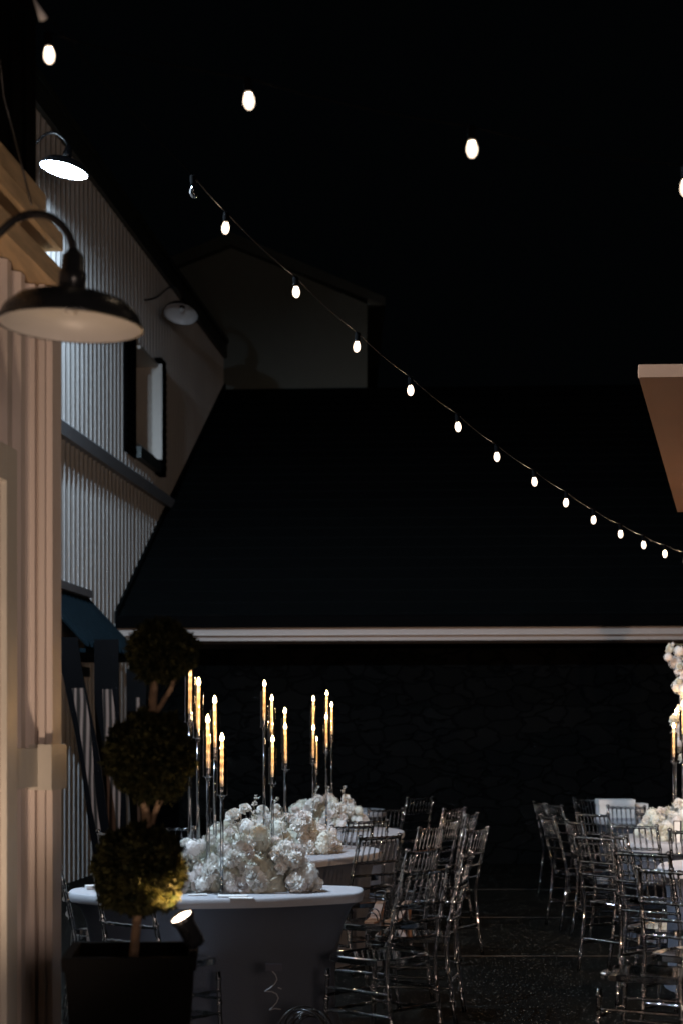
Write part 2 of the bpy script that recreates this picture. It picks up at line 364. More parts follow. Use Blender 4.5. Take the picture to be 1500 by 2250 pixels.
mb = MB().box((-.25, 2, 3.465), (.12, 7.18, 3.55), NW); nb(mb, 'soffit_board', M['wood'])
mb = MB().box((-.2, 2, 3.61), (.14, 7.10, 3.68), NW); nb(mb, 'soffit_board', M['wood'])
mb = MB().box((-.2, 2, 3.74), (.09, 7.02, 3.82), NW); nb(mb, 'soffit_board', M['wood'])
mb = MB().box((-.2, 2, 3.555), (.06, 7.1, 3.605), NW).box((-.2, 2, 3.685), (.03, 7.05, 3.735), NW); nb(mb, 'joist_gap', M['wood_dark'])
mb = MB().box((-.4, 2, 3.825), (.0, 7.18, 6.2), NW)
for i in range(26): mb.box((.0, 2 + i*.2, 3.83), (.012, 2.03 + i*.2, 6.2), NW)
nb(mb, 'upper_wall', M['black_matte'])

# ---- stone building across the yard
fb = Vector((.9982, -.06, 0)); fn = Vector((.06, .9982, 0))
O0 = W(0, 20, 0)
FR = lambda a, b, h: O0 + fb * a + fn * b + Vector((0, 0, h))
stone = thing('stone_building', FR(5, 1, 0), 'dark stone building with a big dark sloping roof across the yard', 'building')
def sb(mb, name, mt):
    o = mb.build(name, mt); o.parent = stone; o.matrix_parent_inverse = Matrix.Translation(-stone.location); return o
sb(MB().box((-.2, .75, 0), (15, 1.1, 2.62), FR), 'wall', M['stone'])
mb = MB()
P0, P1 = W(.0, 20, 2.98), W(.0, 27.6, 7.22)
rows = 26
for i in range(rows):   # shingle courses, each overlapping the one below
    a0, a1 = i / rows, (i + 1) / rows
    A = P0.lerp(P1, a0); B = P0.lerp(P1, a1); up = Vector((0, 0, .02))
    A_ = A + fb*15; B_ = B + fb*15
    mb.add([A + up, A_ + up, B_, B, A, A_], [(0,1,2,3),(4,5,1,0)])
mb.add([P1, P1 + fb*15, P1 + fb*15 + Vector((0, 9, -4.5)), P1 + Vector((0, 9, -4.5))], [(0,1,2,3)])
sb(mb, 'roof', M['roof'])
mb = MB(); q = [W(o, t_, h_ + dz) for t_, h_ in ((19.9, 2.93), (27.7, 7.27)) for o, dz in ((.037, -.05), (.075, -.05), (.075, .09), (.037, .09))]
mb.add(q, [(i, (i+1) % 4, (i+1) % 4 + 4, i + 4) for i in range(4)] + [(0,3,2,1), (4,5,6,7)]); sb(mb, 'flashing', M['roof'])
mb = MB(); pts = [(-.14, 2.83), (-.14, 2.95), (-.12, 2.97), (-.02, 2.97), (-.02, 2.83)]
n_ = len(pts); vs = [FR(.05, b, h) for b, h in pts] + [FR(15, b, h) for b, h in pts]
mb.add(vs, [(i, (i+1) % n_, n_ + (i+1) % n_, n_ + i) for i in range(n_)] + [tuple(range(n_)), tuple(range(n_, 2*n_))[::-1]]); sb(mb, 'gutter', M['black_matte'])
mb = MB(); mb.box((.05, -.06, 2.75), (15, 0.7, 2.825), FR).box((.05, -.085, 2.735), (15, 0.7, 2.7495), FR).box((.05, -.02, 2.675), (15, .7, 2.7345), FR)
M['cornice'] = mat('warm_cornice', (.46, .38, .33), .5, var=.05)
sb(mb, 'cornice', M['cornice'])

# ---- far gabled building
gb = thing('gabled_barn', P(506, 855, 134), 'pale gabled upper barn wall showing above the dark roof', 'barn')
def gbp(mb, name, mt):
    o = mb.build(name, mt); o.parent = gb; o.matrix_parent_inverse = Matrix.Translation(-gb.location); return o
Y = 27.62
def gx(px): return (px - 750) / 134
def gz(py): return EYE + (HZ - py) / 134
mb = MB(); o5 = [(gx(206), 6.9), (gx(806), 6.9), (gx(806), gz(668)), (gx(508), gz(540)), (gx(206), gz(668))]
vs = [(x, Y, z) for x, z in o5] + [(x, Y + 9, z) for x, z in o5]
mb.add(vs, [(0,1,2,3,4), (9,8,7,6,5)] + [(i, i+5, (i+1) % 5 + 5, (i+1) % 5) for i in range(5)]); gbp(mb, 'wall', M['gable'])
mb = MB()
for sx in (1, -1):
    ap = (gx(508), gz(518)); ev = (gx(508) + sx * 337/134, gz(660))
    q = [(ap[0], ap[1]), (ev[0], ev[1]), (ev[0], ev[1] - .14), (ap[0], ap[1] - .2)]
    vs = [(x, Y - .22, z) for x, z in q] + [(x, Y + 9, z) for x, z in q]
    mb.add(vs, [(0,1,2,3), (7,6,5,4)] + [(i, (i+1) % 4, (i+1) % 4 + 4, i + 4) for i in range(4)])
gbp(mb, 'roof', M['dark_trim'])
mb = MB().box((gx(806), Y-.2, gz(676)), (gx(845), Y-.05, gz(662))); gbp(mb, 'eave_return', M['gable'])

# ---- roof overhang of the building on the right
rb = thing('neighbouring_roof', P(1500, 1000, 300), 'tan underside of a sloping roof overhang at the right edge', 'building')
def rbp(mb, name, mt):
    o = mb.build(name, mt); o.parent = rb; o.matrix_parent_inverse = Matrix.Translation(-rb.location); return o
A = P(1400, 822, 330); B = P(1487, 1125, 260); C = B + Vector((4, -.1, .02)); D = A + Vector((4, -.1, .02))
up = Vector((0, 0, .03)); hi_ = Vector((.01, 0, .06))
rbp(MB().add([A, B, C, D, A+up, B+up, C+up, D+up], [(0,1,2,3),(4,7,6,5),(0,4,5,1),(1,5,6,2),(2,6,7,3),(3,7,4,0)]), 'soffit', M['tan'])
rbp(MB().add([A+up, B+up, C+up, D+up, A+hi_, B+hi_, C+hi_, D+hi_], [(4,7,6,5),(0,4,5,1),(1,5,6,2),(2,6,7,3),(3,7,4,0)]), 'roof', M['black_matte'])
a2 = A + Vector((0, -.012, -.03)); d2 = D + Vector((0, -.012, -.03)); t_ = Vector((0, -.03, 0)); u_ = Vector((0, 0, .085))
rbp(MB().add([a2, d2, d2+t_, a2+t_, a2+u_, d2+u_, d2+t_+u_, a2+t_+u_], [(0,1,2,3),(4,7,6,5),(0,4,5,1),(1,5,6,2),(2,6,7,3),(3,7,4,0)]), 'fascia', M['tan'])
rbp(MB().box((B.x+.9, B.y-.2, 0), (B.x+6, B.y+.1, B.z-.02)), 'wall', M['black_matte'])

# ================================================================ GOOSENECK LAMPS
def gooseneck(loc, frdir, D, armL, tilt, label, power=0):
    """loc: centre of the shade's rim; frdir: unit vector from wall into the yard"""
    t = thing('gooseneck_lamp', loc, label, 'lamp', 'black gooseneck barn lamps')
    Rr = D / 2; k = Rr / .215
    X = Vector(frdir); Yv = Vector((0,0,1)).cross(X)
    base = Matrix((( X.x, Yv.x, 0), (X.y, Yv.y, 0), (0, 0, 1))).to_4x4()
    T = Matrix.Rotation(tilt[1], 4, 'Y') @ Matrix.Rotation(tilt[0], 4, 'X')
    prof = [(.215, 0), (.213, .018), (.20, .045), (.165, .075), (.11, .094), (.055, .104), (.035, .115)]
    out = [(r*k, z*k) for r, z in prof]; inn = [((r-.004)*k, (z-.004)*k) for r, z in prof[1:]]
    rim = [(.213*k, -.001*k), (.219*k, -.001*k), (.2195*k, .006*k), (.2155*k, .009*k)]
    MB().lathe(rim + out[1:], 40, T).build('shade', M['black'], t)
    MB().lathe([(.213*k, .0005*k)] + inn + [(.001, inn[-1][1])], 40, T).build('reflector', M['white_enamel'], t)
    MB().lathe([(.04*k, .107*k), (.042*k, .16*k), (.036*k, .165*k), (.034*k, .21*k), (.02*k, .225*k), (.012*k, .235*k)], 20, T, cap=True).build('neck', M['black'], t)
    ctrl = [(0, .20), (0, .25), (-.02, .295), (-.06, .33), (-.115, .34), (-.17, .325), (-.225, .28), (-.28, .235), (-.34, .205), (-.42, .19), (-armL/k, .19)]
    pts = []
    for i in range(len(ctrl)-1):
        p0 = ctrl[max(i-1,0)]; p1 = ctrl[i]; p2 = ctrl[i+1]; p3 = ctrl[min(i+2, len(ctrl)-1)]
        for q in range(4):
            u = q/4; h = lambda a,b,c,d: .5*((2*b)+(c-a)*u+(2*a-5*b+4*c-d)*u*u+(3*b-a-3*c+d)*u**3)
            pts.append((h(p0[0],p1[0],p2[0],p3[0]), h(p0[1],p1[1],p2[1],p3[1])))
    pts.append(ctrl[-1])
    path = [base @ Vector((x*k, 0, z*k)) for x, z in pts]
    off = (T @ Vector((0,0,.2*k))) - Vector((0,0,.2*k))
    path = [p + off * max(0, 1 - i/10) for i, p in enumerate(path)]
    MB().tube(path, .0125*k, 10).build('arm', M['black'], t)
    e = base @ Vector((-armL, 0, .19*k)); Mx = Matrix.Translation(e) @ base @ Matrix.Rotation(R(90), 4, 'Y')
    MB().lathe([(.001, -.02), (.055*k, -.02), (.055*k, .005), (.03*k, .015), (.001, .016)], 20, Mx).build('wall_plate', M['black'], t)
    if power:
        MB().lathe([(.001, .052), (.03, .056), (.04, .07), (.03, .088), (.012, .1)], 16, T).build('bulb', M['led'], t)
        l = lamp('lamp_light', T @ Vector((0, 0, .012)), power, COOL, .038, parent=t)
    else:
        MB().lathe([(.001, .035), (.022, .04), (.027, .06), (.018, .085), (.012, .1)], 16, T).build('bulb', M['white_enamel'], t)
    return t
nrm = (W(1, 0, 0) - W(0, 0, 0)).normalized()
def arm_len(p, fr): # distance of p from wall plane
    w0 = fr(0, p.y, 0); return (p - Vector((w0.x, w0.y, p.z))).dot(nrm)
p = P(155, 717, 700); gooseneck(p, nrm, .45, arm_len(p, NW), (R(0), R(2.5)), 'large unlit black gooseneck lamp close by, filling the left edge')
p = P(141, 374, 235); gooseneck(p, nrm, .45, arm_len(p, W), (R(-1), R(12)), 'lit black gooseneck lamp glowing cold white high on the barn', power=215)
p = P(398, 690, 172); gooseneck(p, nrm, .44, arm_len(p, W), (R(-24), R(8)), 'small unlit black gooseneck lamp on the barn beyond the window')
# the next lamp of the same row, outside the frame on the left
p = W(.60, 8.4, 6.6); gooseneck(p, nrm, .45, .56, (0, R(-5)), 'lit black gooseneck lamp on the barn outside the left edge', power=2500)

# ================================================================ STRING LIGHTS
def bulb_parts(root, pos, lit=True, k=1.0, tilt=(0,0)):
    s0 = MB().lathe([(.001, .028), (.012, .028), (.0145, .022), (.0145, -.012), (.016, -.016), (.012, -.02), (.001, -.02)], 12).build('bulb', M['black_matte'], root, pos)
    s0.rotation_euler = (tilt[0], tilt[1], 0)
    g_ = [(.010, -.018), (.014, -.026), (.0195, -.040), (.0215, -.052), (.0205, -.064), (.016, -.076), (.009, -.084), (.001, -.087)]
    MB().lathe([(r*k*.9, -.018 + (z+.018)*k*.9) for r, z in g_], 14).build('glass', M['bulb'] if lit else M['glass'], s0)
    if lit:
        mb = MB()
        for a in (-1, 1): mb.tube([(.005*a, 0, -.024), (.0065*a, 0, -.045), (.003*a, 0, -.066)], .0032, 6)
        mb.build('filament', M['filament'], s0)
def string(label, pts, unlit=(), name='string_lights', cr=.0034, cm=None):
    root = thing(name, pts[0], label, 'string lights', 'warm string lights over the yard')
    base = Vector(pts[0]); path = []
    P_ = [Vector(p) - base for p in pts]
    for i in range(len(P_)-1):
        a, b = P_[i], P_[i+1]; L = (b-a).length; n = 8
        for q in range(n):
            u = q/n; pt = a.lerp(b, u); pt.z -= .035 * min(1, L) * 4*u*(1-u) * .6
            path.append(pt)
    path.append(P_[-1])
    MB().tube(path[:9], cr*.7, 6).build('cable', M['black_matte'], root)  # first stretch thinner and blacker, its fade into darkness painted in
    MB().tube(path[8:], cr, 6).build('cable', cm or M['cable'], root)
    for i in range(1, len(P_)-1):
        bulb_parts(root, P_[i] - Vector((0, 0, .028)), i not in unlit, tilt=(random.uniform(-.06,.06), random.uniform(-.08,.08)))
    return root
M['cable'] = mat('black_cable', (.014, .012, .011), .3)
sk = .075   # from the cable down to the middle of the glass
def bp_(px, py, s): return P(px, py, s) + Vector((0, 0, sk))
A_ = [P(20, -80, 560), P(62, -40, 590) ] 
Alist = [bp_(107, 120, 640), bp_(545, 220, 640), bp_(1035, 326, 640), bp_(1505, 412, 640), bp_(1960, 480, 640)]
string('string of warm bulbs crossing high from the top left corner to the right edge', [P(30, -60, 640)] + Alist + [P(2400, 560, 640)], cr=.0024, cm=M['black_matte'])
Bx = [(497,500),(650,641),(785,761),(901,857),(1004,937),(1090,1003),(1172,1058),(1243,1104),(1303,1142),(1362,1173),(1412,1197),(1459,1217),(1505,1232),(1546,1243)]
Bl = [bp_(425, 421, 474)]
for i, (x, y) in enumerate(Bx):
    s = 1 / (1/455 + (1/270 - 1/455) * i / 11); Bl.append(bp_(x, y, s))
string('string of small warm bulbs sagging down to the right with its first bulb dark', [P(60, -20, 600), ] + Bl + [P(1640, 1262, 238)], unlit=(1,))
# pale sleeve where the wire leaves the eave
q0 = P(72, -8, 640); q1 = P(97, 44, 640)
hs = MB().tube([q0-q0, (q1-q0)*.55, (q1-q0)*.97, q1-q0], [.003, .010, .017, .004], 10).build('wire_sleeve', M['white_enamel']); hs.location = q0
tag(hs, 'pale tapering wire sleeve at the very top left above the first bulb', 'wire sleeve')
# dangling tie of the two strings by the near wall
mb = MB(); a = P(0, 130, 600); b = P(8, 210, 590); c = P(40, 330, 590); d = P(70, 450, 590)
tag(mb.tube([a, b, c, d], .004, 6).build('hanging_cable', M['cable']), 'thin dark cable hanging down the dark wall in the top left corner', 'cable')

# ================================================================ CHAIRS (clear chiavari)
AC = M['acrylic']
def post(pts, r, knots, n=8):
    """tube along pts (z-sorted polyline) with bamboo rings at given heights"""
    def at(z):
        for i in range(len(pts)-1):
            a, b = Vector(pts[i]), Vector(pts[i+1])
            if a.z <= z <= b.z: return a.lerp(b, (z-a.z)/(b.z-a.z))
        return Vector(pts[-1])
    zs = {}
    z0, z1 = pts[0][2], pts[-1][2]
    m_ = 10
    for i in range(m_+1): zs[z0+(z1-z0)*i/m_] = r
    for kz in knots:
        for dz, rr in ((-.011, r), (-.006, r*1.3), (0, r*1.42), (.006, r*1.3), (.011, r)): zs[kz+dz] = rr
    L = sorted((z, rr) for z, rr in zs.items() if z0 <= z <= z1)
    return MB().tube([at(z) for z, _ in L], [rr for _, rr in L], n)
HW, BW = .195, .178   # half width at seat, at the top of the back
def by(z):  # back post y (chair faces +y); seat back edge at y=-.2
    if z < .45: return -.20 - .055 * ((.45 - z)/.45)**1.5
    return -.20 - .105 * ((z-.45)/.47)**1.15
def bx(z): return HW if z < .45 else HW + (BW-HW)*(z-.45)/.47
def rail(z, r=.0085, knots=5, name='rail'):
    x = bx(z); mb = MB(); n = 21; pts = []; rr = []
    for i in range(n):
        u = i/(n-1); pts.append((-x + 2*x*u, by(z) - .018*4*u*(1-u), z)); rr.append(r)
    ks = [int((n-1)*(j+1)/(knots+1)) for j in range(knots)]
    for q in ks: rr[q] = r*1.4
    return mb.tube(pts, rr, 8)
CH = {}
zs_ = [0, .12, .25, .35, .45, .55, .65, .75, .85, .905]
CH['back_post'] = [post([(s_*bx(z), by(z), z) for z in zs_], .0125, (.12, .28, .56, .66, .74, .82)).lathe([(.0125, 0), (.017, .004), (.019, .011), (.014, .02), (.001, .024)], 10, Matrix.Translation((s_*BW, by(.905), .90))) for s_ in (-1, 1)]
CH['front_leg'] = [post([(s_*.195, .20, 0), (s_*.188, .195, .2), (s_*.185, .185, .44)], .0125, (.1, .24, .36)) for s_ in (-1, 1)]
CH['top_rail'] = [rail(.895, .0105)]
CH['lower_rail'] = [rail(.735), rail(.65, .008), rail(.565, .008)]
sp = []
for i in range(7):
    u = (i+1)/8; x0_ = bx(.735)*(2*u-1); x1_ = bx(.895)*(2*u-1); bow = .018*4*u*(1-u)
    zz = [.735, .765, .775, .785, .83, .84, .85, .895]; rr = [.0058, .0058, .0088, .0058, .0058, .0088, .0058, .0058]
    sp.append(MB().tube([(x0_+(x1_-x0_)*(z-.735)/.16, by(z)-bow, z) for z in zz], rr, 6))
CH['spindle'] = sp
# seat: rounded slab, thicker rim
mb = MB(); ring = []
for i in range(32):
    a = 2*math.pi*i/32; c, s_ = math.cos(a), math.sin(a); e = .45
    ring.append((math.copysign(abs(c)**e, c)*(.208 if s_ > 0 else .200), math.copysign(abs(s_)**e, s_)*.21))
lay = [(.94, .432), (1.0, .436), (1.0, .462), (.97, .468), (.80, .463)]
vs = [(x*k, y*k, z) for k, z in lay for x, y in ring]; fs = []
for j in range(len(lay)-1):
    for i in range(32): l = (i+1) % 32; fs.append((j*32+i, j*32+l, (j+1)*32+l, (j+1)*32+i))
fs.append(tuple(range(32))[::-1]); fs.append(tuple((len(lay)-1)*32+i for i in range(32)))
mb.add(vs, fs); CH['seat'] = [mb]
st = []
for z in (.19, .30):
    for s_ in (-1, 1): st.append((s_*.192, -.235+z*.05, s_*.19, .197, z))
for z in (.16, .24): st.append((-.19, .197, .19, .197, z+.02))
st.append((-.194, by(.22), .194, by(.22), .22))
L_ = []
for x0_, y0_, x1_, y1_, z in st:
    pts = [(x0_+(x1_-x0_)*i/12, y0_+(y1_-y0_)*i/12, z) for i in range(13)]
    L_.append(MB().tube(pts, [.0082*(1.4 if i in (3, 6, 9) else 1) for i in range(13)], 8))
CH['stretcher'] = L_
CH = {k: [b_.mesh(k, AC) for b_ in v] for k, v in CH.items()}
for k in ('seat',):
    for me in CH[k]:
        pass
def make_chair():
    t = thing('acrylic_chair', (0,0,0), '-', 'chair')
    for nm, L in CH.items():
        for me in L: inst(nm, me, t)
    return t
proto = make_chair(); used = [False]
def chair(px, s, phi, label, group):
    """px,s: screen column and scale at the back's middle; phi: heading in degrees clockwise from straight away"""
    c = proto if not used[0] else copy_tree(proto); used[0] = True
    pos = PG(px, s, 0); a = R(phi); fwd = Vector((math.sin(a), math.cos(a), 0))
    c.location = pos + fwd * .29; c.rotation_euler = (0, 0, -a); c['label'] = label; c['group'] = group
    return c
S = lambda top: (top - HZ) / .66
LG = 'clear chairs along the left tables'; RG = 'clear chairs along the right tables'
c_ = 'clear acrylic chair '
L1 = chair(832, S(1833), -42, c_ + 'with dark-edged ladder back before the second table tip', LG)
chair(772, S(1811), -34, c_ + 'right of the white flowers with orange gleams on its rails', LG)
chair(806, S(1800), -31, c_ + 'in front of the third table, behind the orange gleaming one', LG)
chair(846, S(1775), -30, c_ + 'standing before the farthest small white table tip', LG)
chair(921, S(1750), -40, c_ + 'dimmest and farthest of the left crowd', LG)
L6 = chair(945, S(1814), -58, c_ + 'with crisp finials just behind the one holding sandals', LG)
chair(996, S(1774), -54, c_ + 'with a dim back, rearmost of the outer right row', LG)
chair(988, S(1795), -64, c_ + 'squeezed between two rows, behind the crisp finials', LG)
chair(1034, S(1786), -72, c_ + 'narrow in view at the outer right rear', LG)
chair(1045, S(1818), -62, c_ + 'with one splayed leg on the open floor', LG)
L11 = chair(925, S(1861), -58, c_ + 'with amber finials and strappy sandals on its seat', LG)
chair(934, S(1905), -50, c_ + 'nearest of the left crowd, red glint on its finial', LG)
chair(1024, S(1873), -79, c_ + 'seen edge-on with a bright glint down its post', LG)
chair(268, S(1912), 40, c_ + 'pulled to the near table behind the topiary balls', LG)
chair(238, S(1826), 64, c_ + 'with small back between the dark panels and topiary', LG)
chair(372, S(1815), 178, c_ + 'facing the camera behind the near flowers and topiary', LG)
chair(508, S(1776), 170, c_ + 'far and dim, behind the nearest candle stems', LG)
chair(128, 392, 80, c_ + 'at the table left end, half hidden by the near wall', LG)
chair(1186, S(1761), 80, c_ + 'leftmost of the right crowd, seen edge-on', RG)
chair(1218, S(1766), 74, c_ + 'edge-on, second from the left of the right crowd', RG)
chair(1205, S(1790), 80, c_ + 'edge-on, nearest of the three at the far left', RG)
chair(1286, S(1753), 57, c_ + 'with brown spindles overlapping the white box', RG)
chair(1302, S(1785), 52, c_ + 'left below the white box with a gleaming rail', RG)
chair(1263, S(1801), 78, c_ + 'edge-on, left of the brown spindled chairs', RG)
chair(1306, S(1834), 55, c_ + 'whose long post stands beside the open floor', RG)
chair(1375, S(1769), 30, c_ + 'with dark thin spindles in front of the white box', RG)
chair(1443, S(1784), 30, c_ + 'with golden top rail before the right flowers', RG)
chair(1393, S(1810), 34, c_ + 'with dark spindles against the ruffled tablecloth', RG)
chair(1352, S(1831), 74, c_ + 'edge-on, tucked beside the ruffled tablecloth', RG)
chair(1410, S(1868), 42, c_ + 'with copper top rail below the ruffled tablecloth', RG)
chair(1475, S(1905), 38, c_ + 'large and coppery, nearest back at right edge', RG)
chair(1524, S(1822), 36, c_ + 'cut by the right edge beside the card holder', RG)
chair(1562, 476, -62, c_ + 'at the bottom right corner, wide seat in view', RG)

# ================================================================ TABLES
def table(pts, label, group, H=.75, band=.05, inset=.05, flare=.13, cx=None, ruffle=False):
    """pts: plan outline (Vector xy, counter-clockwise seen from above)"""
    # smooth (Chaikin)
    q = [Vector((p.x, p.y)) for p in pts]
    for _ in range(3):
        r = []
        for i in range(len(q)):
            a, b = q[i], q[(i+1) % len(q)]; r += [a.lerp(b, .2), a.lerp(b, .8)]
        q = r
    c = sum(q, Vector((0, 0))) / len(q)
    root = thing('banquet_table', (c.x, c.y, 0), label, 'table', group)
    q = [p - c for p in q]; n = len(q)
    nr = []
    for i in range(n):
        t_ = q[(i+1) % n] - q[i-1]; t_.normalize(); nr.append(Vector((t_.y, -t_.x)))
    area = sum(q[i].x*q[(i+1)%n].y - q[(i+1)%n].x*q[i].y for i in range(n))
    sg = 1 if area > 0 else -1
    xs = max(abs(p.x) for p in q)
    lay = [(-.02, H), (-.006, H-.001), (0, H-.008), (.002, H-band*.6), (-.004, H-band)]
    vs = [(p.x + nr[i].x*sg*o, p.y + nr[i].y*sg*o, z) for o, z in lay for i, p in enumerate(q)]; fs = []
    for j in range(len(lay)-1):
        for i in range(n): l = (i+1) % n; fs.append((j*n+i, (j+1)*n+i, (j+1)*n+l, j*n+l))
    fs.append(tuple(range(n)))
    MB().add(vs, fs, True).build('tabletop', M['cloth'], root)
    lv = []
    for z, ins, sh in ((H-band-.001, .012, 0), (H-band-.03, inset*.8, .15), (H-.16, inset, .45), (H-.3, inset, .8), (.35, inset, 1), (.12, inset, .95), (.0, inset*.6, .75)):
        for i, p in enumerate(q):
            w_ = 0
            if ruffle: w_ = .012*math.sin(i*2.1)
            xx = p.x * (1 - flare * sh * (abs(p.x)/xs)**2)
            lv.append((xx - nr[i].x*sg*(ins+w_), p.y*(1-.05*sh) - nr[i].y*sg*(ins+w_), z))
    fs = []
    for j in range(6):
        for i in range(n): l = (i+1) % n; fs.append((j*n+i, (j+1)*n+i, (j+1)*n+l, j*n+l))
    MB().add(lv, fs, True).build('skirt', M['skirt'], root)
    return root
def G(px, s): return PG(px, s, 0)
TG = 'white covered serpentine tables'
table([G(150,414), G(158,423), G(250,433), G(400,439), G(600,435), G(740,426), G(796,421), G(800,404), G(700,400), G(500,401), G(300,403), G(170,406)],
      'nearest white covered table, its pale blue lit top spanning behind the topiary', TG)
table([G(420,318), G(560,324), G(668,337), G(674,337), G(760,326), G(832,314), G(838,306), G(815,298), G(700,292), G(560,290), G(420,294)],
      'second white table, a pointed tip jutting right of the white flowers', TG)
table([G(600,268), G(700,270), G(800,272), G(870,268), G(892,258), G(870,250), G(780,244), G(600,244)],
      'third white table, rounded tip behind the clear chair backs', TG)
table([G(640,207), G(760,209), G(840,208), G(853,203), G(835,197), G(700,194), G(640,194)],
      'farthest white table at the left, just a sliver behind the flowers', TG)
table([G(1345,282), G(1400,290), G(1500,294), G(1700,294), G(1700,262), G(1450,260), G(1360,266)],
      'white table with pale ruffled cloth behind the right hand chairs', TG, ruffle=True, band=.07)
table([G(1440,352), G(1470,362), G(1600,366), G(1760,366), G(1760,330), G(1500,332), G(1450,340)],
      'white rounded table end at the right edge among coppery chairs', TG)
table([G(1300,226), G(1400,232), G(1600,234), G(1600,212), G(1400,210), G(1310,212)],
      'far white table under the white box at the right', TG, flare=.03)

# ================================================================ FLOWERS
def pet(mb, base, out, up, w, l, curl, n=4, ruf=0, seed=0):
    """one cupped petal: base point, outward dir, up dir"""
    side = out.cross(up); side.normalize(); vs = []
    for j in range(n+1):
        v_ = j/n; ww = w*math.sin(math.pi*(.18+.68*v_))**.8
        cen = base + up*(l*v_) * math.cos(curl*v_) + out*(l*v_)*math.sin(curl*v_*1.0)
        for i in range(4):
            u = i/3*2-1
            p_ = cen + side*(u*ww*.5) - out*(u*u*w*.22) + out*(ruf*math.sin(u*5+v_*6+seed)*v_)
            vs.append(p_)
    fs = [(j*4+i, j*4+i+1, (j+1)*4+i+1, (j+1)*4+i) for j in range(n) for i in range(3)]
    mb.add(vs, fs, True)
def rose(seed):
    random.seed(seed); mb = MB(); Z = Vector((0,0,1))
    for k, (n_, r, l, w_, cu) in enumerate(((3, .05, .75, .55, -.1), (4, .13, .78, .7, .12), (5, .24, .8, .85, .3), (6, .34, .8, .95, .55), (7, .42, .75, 1.0, .9))):
        for i in range(n_):
            a = 2*math.pi*(i + random.uniform(-.15,.15))/n_ + k*.7
            o_ = Vector((math.cos(a), math.sin(a), 0))
            pet(mb, o_*r*.9 + Z*(-.45 + .05*(4-k)), o_, Z, w_*random.uniform(.9,1.1), l*random.uniform(.9,1.1), cu, seed=a, ruf=.03)
    return mb
def hydrangea(seed):
    random.seed(seed); mb = MB()
    N = 70
    for i in range(N):
        z = 1 - 1.75*(i+.5)/N; ph = i*2.399; r = math.sqrt(max(0, 1-z*z))
        d = Vector((r*math.cos(ph), r*math.sin(ph), z)); d += Vector([random.uniform(-.08,.08) for _ in range(3)]); d.normalize()
        rad = random.uniform(.82, 1.0); c_0 = d*rad
        x = d.orthogonal().normalized(); x.rotate(Matrix.Rotation(random.random()*6.28, 3, d)); y = d.cross(x)
        q = .13*random.uniform(.85,1.2)
        for k in range(4):
            a = math.pi/2*k; e = x*math.cos(a)+y*math.sin(a); f = y*math.cos(a)-x*math.sin(a)
            mb.add([c_0, c_0+e*q*.7+f*q*.55+d*.03, c_0+e*q*1.35+d*.05, c_0+e*q*.7-f*q*.55+d*.03], [(0,1,2,3)], True)
    mb.lathe([(.001,-.8),(.55,-.6),(.8,0),(.6,.6),(.001,.8)], 10)
    return mb
def ruffle(seed):
    random.seed(seed); mb = MB()
    for i in range(46):
        z = 1 - 1.2*(i+.5)/46; ph = i*2.399; r = math.sqrt(max(0, 1-z*z))
        d = Vector((r*math.cos(ph), r*math.sin(ph), z)); d.normalize()
        o_ = d.orthogonal().normalized(); o_.rotate(Matrix.Rotation(random.random()*6.28, 3, d))
        pet(mb, d*.25, o_, d, .55, random.uniform(.6,.78), .5, n=4, ruf=.07, seed=random.random()*6)
    return mb
BL = []
for k in range(3):
    BL.append(('rose', rose(k).mesh('rose', M[('petal','petal_green','petal_blush')[k]])))
    BL.append(('hydrangea', hydrangea(10+k).mesh('hydrangea', M[('petal_green','petal','petal_blush')[k]])))
    BL.append(('carnation', ruffle(20+k).mesh('carnation', M[('petal','petal_blush','petal')[k]])))
filler = mat('floral_foliage', (.50, .50, .42), .8, var=.4, vscale=30)
def leafpatch(mb, c_, d_, l):
    d_ = d_.normalized(); x = d_.orthogonal().normalized()
    mb.add([c_, c_+d_*l*.5+x*l*.18, c_+d_*l, c_+d_*l*.5-x*l*.18], [(0,1,2,3)])
